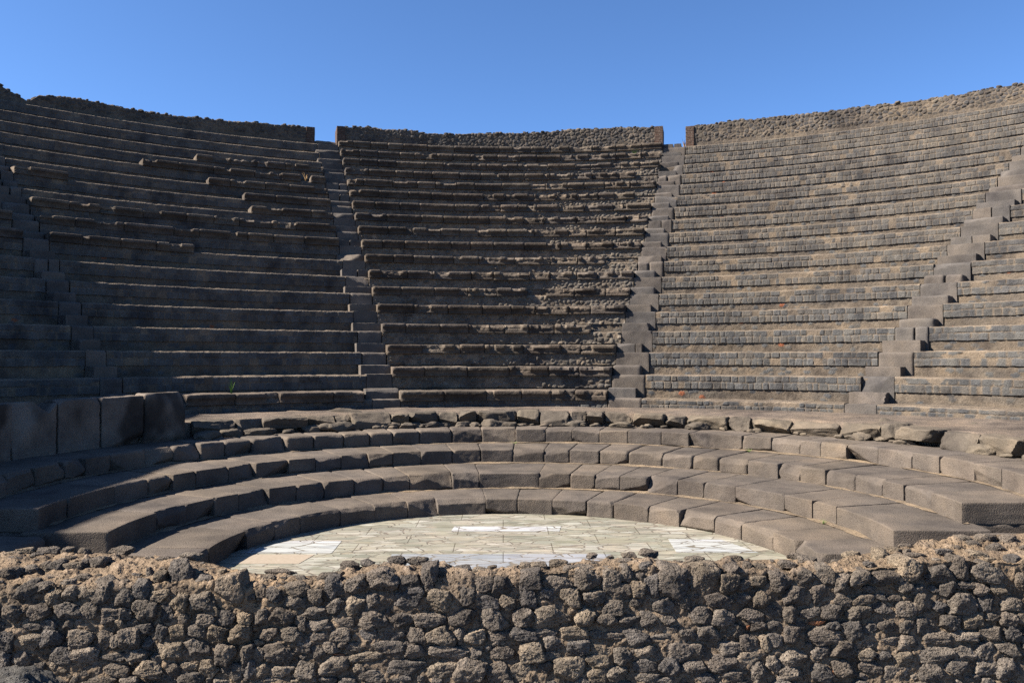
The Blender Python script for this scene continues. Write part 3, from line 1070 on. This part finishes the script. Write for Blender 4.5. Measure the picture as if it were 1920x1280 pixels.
# ------------------------------------------------------------------ rim wall in three pieces
RIMC = np.array([[.165, .155, .148], [.135, .130, .128], [.195, .17, .148], [.15, .132, .12], [.21, .185, .155], [.115, .112, .115]])
def rim(label, t0, t1, tz, seed, piers):
    """tz: angles and heights of the wall's top"""
    rf, depth = RF(17) + 0.30, 0.75
    tm = math.radians((t0 + t1) / 2)
    base = np.array([MX + rf * math.sin(tm), MY + rf * math.cos(tm), BB(17)])
    t = thing("rim_wall", label, "rubble wall", tuple(base), "rim wall of the seating")
    a0, a1 = math.radians(t0), math.radians(t1)
    ds = 0.022
    n = int((a1 - a0) * rf / ds)
    th = np.linspace(a0, a1, n)
    ztop = np.interp(np.degrees(th), tz[0], tz[1]) + 0.045 * fbm(np.stack([th * rf * 1.3, th * 0, th * 0 + seed], 1), 3, 5)
    m1, m2, m3 = 46, 12, 4
    zb = BB(17) - 0.03
    V, P, kind = [], [], []
    f = np.concatenate([np.linspace(0, 1, m1), np.ones(m2), np.linspace(1, 0, m3)])
    dr = np.concatenate([np.zeros(m1), np.linspace(0.03, depth, m2), np.full(m3, depth + 0.01)])
    m = len(f)
    T = np.repeat(th, m)
    Z = zb + (np.repeat(ztop, m) - zb) * np.tile(f, n)
    D = np.tile(dr, n)
    s = T * rf
    v = Z + D
    P3 = np.stack([s, v, np.full(len(s), seed * 1.0)], 1)
    nm = fbm(P3 * 6, 3, 101)
    nl = fbm(P3 * 1.2, 3, 103)
    g1, g2, gid = voro(s / 0.14 + 0.25 * nm, v / 0.115 + 0.25 * nm, seed)
    e = (g2 - g1) * 0.06
    hgt = sstep(0, 0.022, e) * (0.010 + 0.028 * np.modf(gid * 57)[0]) + 0.01 * nm
    low = sstep(0.30, 0.18, Z - zb) * (np.abs(np.degrees(T)) > 16)       # plastered foot of the outer pieces
    hgt = hgt * (1 - 0.75 * low)
    msk = sstep(0.006, 0.016, e) * (1 - 0.5 * low)
    cs = pick(RIMC, gid) * (0.8 + 0.4 * np.modf(gid * 31)[0])[:, None]
    cm = EARTH * (1.05 + 0.25 * nl + 0.1 * nm)[:, None]
    col = cm * (1 - msk[:, None]) + cs * msk[:, None]
    isT = np.tile(np.concatenate([np.zeros(m1), np.ones(m2), np.zeros(m3)]), n) > 0
    r = rf + D - np.where(isT, 0, hgt)
    zz = Z + np.where(isT, hgt * 1.3, 0)
    V = polar(T, r, zz)
    N = n * m
    obj("rubble", mesh("rubble", V - base, grid_faces(n, m), M_RIM, col, [list(range(m))[::-1], list(range((n - 1) * m, N))]), parent=t)
    # loose stones bedded along the top edge
    rr = np.random.default_rng(seed + 3)
    Vs, Fs, Cs, off = [], [], [], 0
    u = a0 + 0.004
    while u < a1 - 0.004:
        sz = rr.uniform(0.035, 0.085)
        Rk, Fk = rock_shape(int(rr.integers(1e6)), 3, 0.8, 3.6, 16)
        d_ = rr.uniform(0.0, 0.25) if rr.random() < 0.7 else rr.uniform(0.2, 0.7)
        Rk = Rk * (sz * np.array([1.1, 1.0, 0.62]))
        c = polar(np.array([u]), np.array([rf + d_]), np.array([np.interp(u, th, ztop) + 0.03]))[0]
        Vs.append(Rk + c); Fs.append(Fk + off); off += len(Rk)
        Cs.append(rock_col(Rk, int(rr.integers(1e6)), RIMC))
        u += sz * rr.uniform(0.9, 2.2) / rf
    o = obj("coping_rubble", mesh("coping_rubble", np.concatenate(Vs) - base, np.concatenate(Fs), M_RIM, np.concatenate(Cs)), parent=t)
    o['kind'] = 'stuff'
    for sg in piers:
        ta = a0 if sg < 0 else a1
        w = 0.27 / rf
        pa_, pb_ = (ta - 0.002, ta + w) if sg < 0 else (ta - w, ta + 0.002)
        z1 = float(np.interp(math.degrees(ta), tz[0], tz[1])) + 0.02
        V, F = block_local(0.29, depth + 0.05, z1 - zb, 0.012, seed + 5, 15, 0.006, 0)
        tt = (pa_ + pb_) / 2 + V[:, 0] / rf
        V2 = polar(tt, rf + depth / 2 - 0.035 + V[:, 1], (zb + z1) / 2 + V[:, 2])
        obj("brick_pier", mesh("brick_pier", V2 - base, F[:, ::-1], M_BRICK, smooth=False), parent=t)
    return t

def mat_brick():
    m, nt, b = new_mat("thin_roman_brick")
    p = pos(nt)
    sx = nd(nt, "ShaderNodeSeparateXYZ")
    nt.links.new(p, sx.inputs[0])
    ad = nd(nt, "ShaderNodeMath", operation='ADD')
    nt.links.new(sx.outputs[0], ad.inputs[0])
    nt.links.new(sx.outputs[1], ad.inputs[1])
    cb = nd(nt, "ShaderNodeCombineXYZ")
    nt.links.new(ad.outputs[0], cb.inputs[0])
    nt.links.new(sx.outputs[2], cb.inputs[1])
    br = nd(nt, "ShaderNodeTexBrick", Scale=1.0)
    br.inputs["Brick Width"].default_value = 0.26
    br.inputs["Row Height"].default_value = 0.062
    br.inputs["Mortar Size"].default_value = 0.011
    br.inputs["Color1"].default_value = (.070, .038, .027, 1)
    br.inputs["Color2"].default_value = (.052, .033, .026, 1)
    br.inputs["Mortar"].default_value = (.09, .07, .055, 1)
    nt.links.new(cb.outputs[0], br.inputs["Vector"])
    g = ramp(nt, noise(nt, p, 14, 5), [(0.3, (.6, .6, .6)), (0.7, (1.3, 1.3, 1.3))])
    nt.links.new(mixc(nt, 1.0, br.outputs["Color"], g, 'MULTIPLY'), b.inputs["Base Color"])
    bump(nt, b, br.outputs["Fac"], 0.02).node.invert = True
    return m
M_BRICK = mat_brick()
rim("rubble rim wall behind the shaded left seats, crumbling at its outer end", -56, -18.3,
    ([-56, -48, -44, -42.4, -41.4, -40.5, -39.8, -37, -31, -23, -18.3], [10.5, 10.5, 10.3, 10.05, 9.88, 9.72, 9.97, 10.10, 10.03, 10.2, 10.2]), 31, (1,))
rim("rubble rim wall behind the centre wedge with a brick pier at either end", -16.2, 13.9,
    ([-16.2, -13, -10, -8, -4, 0, 5, 10, 13.9], [10.32, 10.38, 10.34, 10.28, 10.28, 10.34, 10.44, 10.46, 10.42]), 32, (-1, 1))
rim("sunlit rubble rim wall behind the right wedge, brick pier by the gap", 16.1, 52,
    ([16.1, 21.4, 25, 30, 34, 37, 38, 42.5, 46, 52], [10.34, 10.42, 10.36, 10.38, 10.28, 10.28, 10.22, 10.25, 10.35, 10.4]), 33, (-1,))

# side wall that cuts the seating off at the left; the shade on the left steps is its shadow
def box_mesh(name, x0, x1, y0, y1, z0, z1, mat, n=24):
    P, F = cube_grid(n)
    V = (P * 0.5 + 0.5) * np.array([x1 - x0, y1 - y0, z1 - z0]) + np.array([x0, y0, z0])
    nm = fbm(V * 2.0, 3, 111)
    V2 = V + P * (0.05 * nm)[:, None]
    b = np.array([(x0 + x1) / 2, (y0 + y1) / 2, z0])
    col = EARTH[None] * (0.85 + 0.3 * nm)[:, None]
    return mesh(name, V2 - b, F, mat, col), tuple(b)
me, b = box_mesh("side_wall", -SIDE - 0.8, -SIDE, 2.0, 26.0, -0.03, 9.45, M_RIM)
tag(obj("side_wall", me, b), "tall masonry side wall closing the shaded seating at far left", "masonry wall")

# low flat blocks in the side passages, beside the ends of the steps
for (x, y, L, D, lab) in ((5.55, 7.95, 1.5, 0.6, "flat round nosed block in the passage beside the sunlit step ends"),
                          (-5.35, 7.9, 1.5, 0.6, "flat block in the passage beside the shaded step ends")):
    V, F = block_local(L, D, 0.46, 0.09, int(abs(x) * 100), 15, 0.012, 1)
    o = obj("stone_block", mesh("stone_block", V + [0, 0, 0.23], F, M_BLOCK, block_col(V, 3)), (x, y, -0.03))
    tag(o, lab, "stone block")

# ------------------------------------------------------------------ the rough wall in front
WY = 5.0
FRONT = ([-80, 0, 250, 330, 400, 520, 600, 700, 800, 960, 1100, 1300, 1440, 1600, 1700, 1800, 1920, 2000],
         [1094, 1094, 1098, 1090, 1098, 1102, 1096, 1080, 1078, 1080, 1068, 1066, 1075, 1072, 1058, 1054, 1056, 1056])
CREST = ([-80, 0, 100, 180, 230, 330, 400, 450, 520, 600, 640, 700, 760, 830, 870, 960, 1020, 1100, 1160, 1200, 1260, 1330, 1400, 1480, 1560, 1600, 1680, 1760, 1830, 1920, 2000],
         [1034, 1034, 1037, 1036, 1041, 1047, 1058, 1074, 1078, 1080, 1068, 1058, 1062, 1055, 1068, 1069, 1063, 1051, 1052, 1045, 1053, 1052, 1050, 1048, 1056, 1043, 1028, 1016, 1004, 1000, 998])
def wall_point(px, py):
    """where a pixel of the wall's picture lies: on the face, or further back on the sloping top"""
    yf, yc = np.interp(px, *FRONT), np.interp(px, *CREST)
    if py >= yf:
        return at_y(px, py, WY + 0.00035 * (1280 - py))
    zf = at_y(px, yf, WY)[2]
    dmax = max(0.08, 0.8 * (EYE - zf) * FPX * (1 / (yc - 674.0) - 1 / (yf - 674.0)))
    f = (yf - py) / max(4.0, yf - yc)
    return at_y(px, py, WY + 0.06 + dmax * f)

t = thing("rubble_wall", "rough foreground wall of dark lava rubble set in brown mortar", "rubble wall", (0, WY, 0.08))
base = np.array(t.location)
pxs = np.arange(-90, 2011, 3.0)
nf, ntp, nbk = 80, 22, 6
rows = []
for px in pxs:
    yf, yc = np.interp(px, *FRONT), np.interp(px, *CREST)
    colp = [wall_point(px, y) for y in np.linspace(1345, yf, nf)]
    colp += [wall_point(px, y) for y in np.linspace(yf - 1.0, yc, ntp)]
    last = colp[-1]
    colp += [last + np.array([0, 0.05 + 0.01 * k, -(last[2] + 0.1) * (k / (nbk - 1.0)) ** 1.5 - 0.01]) for k in range(nbk)]
    rows.append(colp)
V = np.array(rows).reshape(-1, 3)
nn, mm_ = len(pxs), nf + ntp + nbk
tp = np.tile(np.concatenate([np.zeros(nf), np.ones(ntp), np.zeros(nbk)]), nn)
fr_ = np.tile(np.concatenate([np.ones(nf), np.zeros(ntp + nbk)]), nn)
n1, n2, n3 = fbm(V * 4.0, 3, 121), fbm(V * 13.0, 3, 123), fbm(V * 40.0, 2, 125)
V[:, 1] -= fr_ * (0.020 * n1 + 0.020 * n2 + 0.010 * n3)
g1, g2, gid = voro(V[:, 0] / 0.07 + n2 * 0.3, V[:, 1] / 0.09 + n2 * 0.3, 9)
V[:, 2] += tp * (0.030 * n1 + 0.040 * n2 + 0.014 * n3)
MORT = np.array([.42, .325, .235])
col = MORT[None] * (1 + 0.22 * n1 + 0.18 * n2)[:, None]
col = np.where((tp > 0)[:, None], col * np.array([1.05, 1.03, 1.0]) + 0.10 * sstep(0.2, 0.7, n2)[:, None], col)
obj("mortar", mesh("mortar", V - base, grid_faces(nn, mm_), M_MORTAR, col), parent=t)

# stones traced from the photograph: centre and size in quarter pixels of four strips
ST = {(0, 1020): "60,240,120,110 200,210,150,80 400,190,100,100 330,180,70,80 540,180,130,80 620,160,60,80 740,150,110,110 190,370,170,150 330,320,90,60 410,400,110,120 500,300,90,60 620,270,110,70 540,370,110,110 650,370,120,100 780,350,150,150 950,390,160,120 1060,340,110,120 1110,235,45,110 1195,260,100,110 1350,240,170,220 1520,290,120,90 1190,385,160,90 1740,320,200,190 1520,420,170,120 1350,430,120,120 110,510,130,110 300,500,150,110 510,500,180,120 670,490,130,120 840,530,160,110 940,520,90,90 1090,500,160,150 1250,520,110,120 1380,550,90,70 1600,490,110,70 1540,560,140,90 1690,550,130,110 1840,550,110,90 110,620,80,50 250,620,130,60 380,595,110,70 520,600,70,80 600,600,90,80 910,600,80,70 1000,590,110,60 1100,640,130,80 1220,660,80,110 1340,660,100,110 1490,640,140,90 1640,670,130,130 1810,670,160,130 50,720,120,130 225,730,190,110 400,710,150,120 600,700,200,130 780,720,120,150 870,730,90,100 980,700,130,140 1120,745,80,90 1280,800,170,170 1470,790,190,150 1700,820,140,140 1860,830,120,140 40,880,90,140 170,860,150,110 470,830,150,120 650,820,180,110 860,845,170,60 1040,825,160,90 1180,850,80,60 880,940,160,90 1130,930,180,110 1300,940,140,90 1430,910,110,60 1570,930,130,120 1740,950,170,110 1880,930,100,120 730,930,110,80 640,960,90,70 780,1010,180,70 1430,1000,190,90 1250,1010,130,60 900,60,140,70 620,60,80,50 350,55,130,60 180,60,120,50 80,80,100,40 490,60,70,60 1240,130,120,60 1430,100,130,60 950,130,60,50",
      (480, 1020): "40,380,60,90 135,380,110,110 310,340,160,90 450,395,110,110 300,430,180,80 590,330,130,140 600,460,130,100 740,450,140,150 750,300,150,110 880,430,130,120 950,265,220,140 1150,290,150,110 1300,260,130,180 1140,400,260,130 1390,420,200,140 1570,400,140,160 1700,310,160,120 1850,310,140,120 1740,430,150,110 1880,430,120,100 1780,560,180,150 1550,540,180,110 1310,560,220,90 1100,565,150,100 890,570,190,120 660,560,190,90 440,505,160,90 210,540,170,110 60,550,140,120 340,590,90,100 480,610,160,90 90,670,130,90 280,670,180,100 640,670,150,90 860,680,120,100 1030,680,160,70 1210,680,140,100 1390,685,190,130 1530,680,80,110 1640,700,140,110 1830,680,170,70 460,690,130,60 180,820,210,150 360,760,100,90 450,800,110,100 560,770,110,80 650,750,80,60 770,760,160,70 990,780,240,110 1210,800,150,90 1450,800,280,90 1640,820,90,90 830,850,230,80 590,920,190,140 380,950,160,120 190,950,180,70 40,940,120,90 1130,920,250,100 1400,940,190,100 1610,940,200,150 1810,960,150,130 1850,810,150,90 880,990,200,90 1090,1010,140,70 540,1020,120,50 350,1020,150,50 100,1020,160,50 700,1020,120,40 20,830,80,110 1050,130,120,60 1210,130,140,60 830,150,90,60 1540,210,130,80 1690,210,130,50 1770,180,60,30 700,180,120,80 180,220,180,50 80,270,110,60 520,260,120,70 1290,170,90,60",
      (960, 1020): "140,265,160,120 350,300,200,120 570,260,180,140 740,250,150,130 860,220,110,100 1010,180,90,70 1050,310,110,150 1200,270,220,200 1430,250,190,220 1660,200,100,90 1620,290,140,130 1740,305,110,80 1850,280,120,80 1780,180,60,80 120,390,130,140 270,390,120,130 440,400,160,130 620,400,160,120 800,360,170,130 940,330,110,110 930,440,120,80 760,470,150,100 1130,450,140,120 1290,440,130,110 1560,420,190,110 1725,420,130,110 1870,410,130,120 80,540,160,120 300,540,240,150 550,540,150,130 710,570,140,90 870,560,150,90 1030,560,120,110 1150,560,120,100 1420,530,180,110 1590,545,160,110 1790,530,180,90 90,670,170,110 260,660,150,60 470,660,180,90 700,685,240,80 920,690,180,120 1110,630,80,50 1210,630,90,50 1150,700,220,80 1320,670,110,80 1450,670,170,110 1680,650,130,100 1860,610,120,70 150,800,180,130 320,740,150,110 500,770,160,120 300,840,130,80 680,800,160,100 830,830,120,110 1030,820,160,120 1250,800,200,130 1400,800,120,100 1640,780,180,90 1780,730,130,110 1900,740,80,110 70,940,160,130 430,930,200,160 250,950,140,110 640,880,180,110 780,960,150,110 650,980,160,100 1000,900,160,90 1180,930,150,140 1350,930,180,110 1570,890,200,120 1770,860,180,110 1000,1000,180,70 1150,1020,150,50 1620,990,210,80 1850,960,140,150 1450,1000,140,70 1030,75,120,60 880,90,90,50 600,95,70,40 740,105,50,25 350,150,120,50 100,180,100,60 200,170,110,50 1380,130,130,60 1680,120,120,50 1860,185,100,60",
      (1440, 980): "90,440,140,130 290,400,130,90 440,390,140,120 550,450,130,140 680,420,140,120 860,410,180,110 1050,340,170,160 1270,390,190,120 1440,340,140,150 1640,370,230,130 1010,470,120,90 1130,500,110,70 1350,490,130,120 1240,500,70,50 1480,465,130,50 1600,500,110,80 1730,490,130,90 200,550,170,150 370,540,140,130 560,570,130,90 710,580,140,90 840,555,90,50 940,560,90,40 1160,610,130,140 1030,640,130,110 1290,630,120,70 1450,610,190,150 1640,600,130,110 1830,600,170,100 840,640,150,80 670,670,160,100 480,660,150,100 320,670,150,80 160,680,110,110 40,650,100,100 60,770,130,70 220,770,120,60 490,770,100,80 620,800,140,130 760,790,110,80 880,770,120,100 1030,770,90,90 1160,770,140,110 1360,745,130,110 1530,730,140,100 1680,700,100,60 1800,720,110,90 400,840,260,120 180,850,120,140 50,890,110,120 760,890,120,80 910,890,140,80 1060,900,150,110 1260,860,190,80 1470,850,190,90 1670,830,160,90 1830,820,110,120 570,950,190,120 390,970,120,80 740,980,140,80 860,1000,100,90 1240,985,270,110 1460,980,170,110 1620,960,120,110 1800,950,170,100 180,1010,180,130 1000,1020,130,110 560,1090,150,120 770,1080,160,100 400,1120,150,110 170,1130,170,100 950,1130,180,100 1200,1110,170,110 1400,1090,170,110 1640,1080,150,110 1800,1090,170,140 40,1050,100,110 300,290,130,70 640,260,110,90 860,270,110,130 1120,260,150,60 1230,160,80,50 1040,180,90,40 1580,250,130,70 1850,290,100,80 1640,120,120,60 1730,200,100,70 1820,140,90,80 1480,130,100,60 200,255,90,40 1900,440,90,120"}
stones = []
for (x0, y0), txt in ST.items():
    for it in txt.split():
        a, b, w, h = map(float, it.split(','))
        stones.append((x0 + a / 4, y0 + b / 4, w / 4 * 1.24, h / 4 * 1.22))
# stones the tracing left out: small ones, thickest towards the wall's foot
rf2 = np.random.default_rng(99)
arr = list(stones)
for _ in range(9000):
    x, y = rf2.uniform(-60, 1985), rf2.uniform(1005, 1330)
    yf, yc = np.interp(x, *FRONT), np.interp(x, *CREST)
    if y < yc + 3:
        continue
    top = y < yf
    if top:
        w = rf2.uniform(8, 40) ** 1.0
        h = w * rf2.uniform(0.4, 0.65)
        if rf2.random() < 0.3:
            continue
    else:
        w = rf2.uniform(12, 42) if y < 1290 else rf2.uniform(25, 50)
        h = w * rf2.uniform(0.6, 0.95)
        if rf2.random() > (0.10 if y < 1190 else 0.8):
            continue
    A = np.array(arr)
    if np.any(((A[:, 0] - x) / ((A[:, 2] + w) * 0.43)) ** 2 + ((A[:, 1] - y) / ((A[:, 3] + h) * 0.43)) ** 2 < 1):
        continue
    arr.append((x, y, w, h))
NBR = len(arr)
stones = arr + [(636, 1227, 24, 6), (1262, 1177, 24, 11), (1402, 1175, 10, 11), (1532, 1167, 34, 9), (10, 1219, 8, 8), (1562, 1263, 8, 14)]
order = sorted(range(len(stones)), key=lambda i: -stones[i][2] * stones[i][3] if -5 < stones[i][0] < 1925 and stones[i][1] < 1275 else 0)
big = set(order[:100])
PROTO = {}
def proto(k, sub):
    if (k, sub) not in PROTO:
        PROTO[(k, sub)] = rock_shape(600 + k, sub, 0.9, 5.6, 9, 0.78)
    return PROTO[(k, sub)]
Vs, Fs, Cs, off = [], [], [], 0
rr = np.random.default_rng(123)
for i, (x, y, w, h) in enumerate(stones):
    c = wall_point(x, y)
    s = c[1] / FPX
    top = y < np.interp(x, *FRONT)
    sub = 5 if (w > 24) else 4 if w > 12 else 3
    V, F = proto(int(rr.integers(20)), sub)
    # turn about the line of sight by quarter turns and mirror, so that no two look the same
    k = int(rr.integers(4))
    X, Y, Z = V[:, 0], V[:, 1], V[:, 2]
    flip = 0
    if k == 1: X, flip = -X, flip + 1
    if k == 2: Z, flip = -Z, flip + 1
    if k == 3: Y, flip = -Y, flip + 1
    a = rr.uniform(-0.35, 0.35)
    X, Z = X * math.cos(a) - Z * math.sin(a), X * math.sin(a) + Z * math.cos(a)
    Y = np.sign(Y) * np.abs(Y) ** 0.6
    dep = min(0.085, 0.5 * min(w, h) * s * rr.uniform(1.0, 1.35))
    V = np.stack([X * w * s / 2, Y * dep, Z * h * s / 2], 1)
    if top:
        V[:, 2] *= 0.9
        c = c + np.array([0, 0.03, 0.0])
    else:
        c = c + np.array([0, dep * rr.uniform(0.30, 0.66), 0])
    if flip % 2:
        F = F[:, ::-1]
    seed = int(rr.integers(1e6))
    col = rock_col(V / (w * s), seed, mul=1.5 if y < 1190 else 1.75)
    if i >= NBR:
        col = col * 0 + np.array([.80, .36, .19])
    if i in big:
        o = obj("stone", mesh("stone", V + c - base, F, M_ROCK, col), parent=t)
    else:
        Vs.append(V + c - base); Fs.append(F + off); Cs.append(col); off += len(V)
o = obj("small_stones", mesh("small_stones", np.concatenate(Vs), np.concatenate(Fs), M_ROCK, np.concatenate(Cs)), parent=t)
o['kind'] = 'stuff'

# boulder at the lower left corner, nearer than the wall
p = at_y(55, 1262, 4.3)
V, F = rock_shape(4711, 5, 0.9, 3.4, 8)
V = V * np.array([0.29, 0.22, 0.28])
o = obj("boulder", mesh("boulder", V + [0, 0, 0.26], F, M_ROCK, rock_col(V * 3, 5, np.array([[.24, .235, .225]]))), (p[0] - 0.03, 4.3, 0.02))
tag(o, "pale grey rough boulder at the foot of the foreground wall", "boulder")

# ------------------------------------------------------------------ weeds
M_WEED, nt_, b_ = new_mat("weed_green")
b_.inputs["Base Color"].default_value = (.10, .17, .04, 1)
M_DRY, nt_, b_ = new_mat("dry_weed")
b_.inputs["Base Color"].default_value = (.26, .17, .08, 1)
def weed(p, h, n, spread, mat, label, seed):
    r = np.random.default_rng(seed)
    V, F = [], []
    for _ in range(n):
        a, l = r.uniform(0, 2 * math.pi), h * r.uniform(0.5, 1.0)
        bend = spread * r.uniform(0.3, 1.0)
        w = h * 0.045
        k0 = len(V)
        side = np.array([-math.sin(a), math.cos(a), 0]) * w
        for q in range(5):
            f = q / 4.0
            c = np.array([math.cos(a) * bend * f ** 1.5, math.sin(a) * bend * f ** 1.5, l * f])
            wd = side * (1 - 0.85 * f)
            V += [c - wd, c + wd]
        for q in range(4):
            F.append([k0 + 2 * q, k0 + 2 * q + 1, k0 + 2 * q + 3, k0 + 2 * q + 2])
    o = obj("weed", mesh("weed", np.array(V), np.array(F), mat), tuple(p))
    tag(o, label, "weed")
def on_row(px, j, dr, z):
    a = th_media(px, j)
    return polar(np.array([a]), np.array([RF(j) + dr]), np.array([z]))[0]
weed(on_row(440, 0, 0.1, TT(0) - 0.02), 0.36, 7, 0.12, M_WEED, "tall thin green weed on the lowest seat row of the shaded wedge", 1)
weed(at_z(1404, 848, HT[2]) + [0, 0.0, 0], 0.07, 24, 0.12, M_WEED, "low green weed at the foot of the topmost step, right of centre", 2)
weed(at_z(1544, 982, HT[0]), 0.06, 18, 0.08, M_WEED, "small green weed at the foot of the second step near its sunlit end", 3)
weed(at_z(965, 832, HT[2]), 0.05, 26, 0.12, M_WEED, "faint green weed at the foot of the topmost step, at its middle", 4)
weed(on_row(1190, 16, 0.3, TT(16)), 0.22, 30, 0.22, M_WEED, "leafy green weed near the top of the centre wedge", 5)
weed(on_row(1283, 17, 0.5, BB(17)), 0.45, 9, 0.12, M_DRY, "dry brown weed beside the brick pier of the sunlit rim wall", 6)
weed(on_row(573, 13, 0.15, BB(13)), 0.30, 12, 0.15, M_DRY, "dry reddish weed in the gap of the shaded slabs", 7)
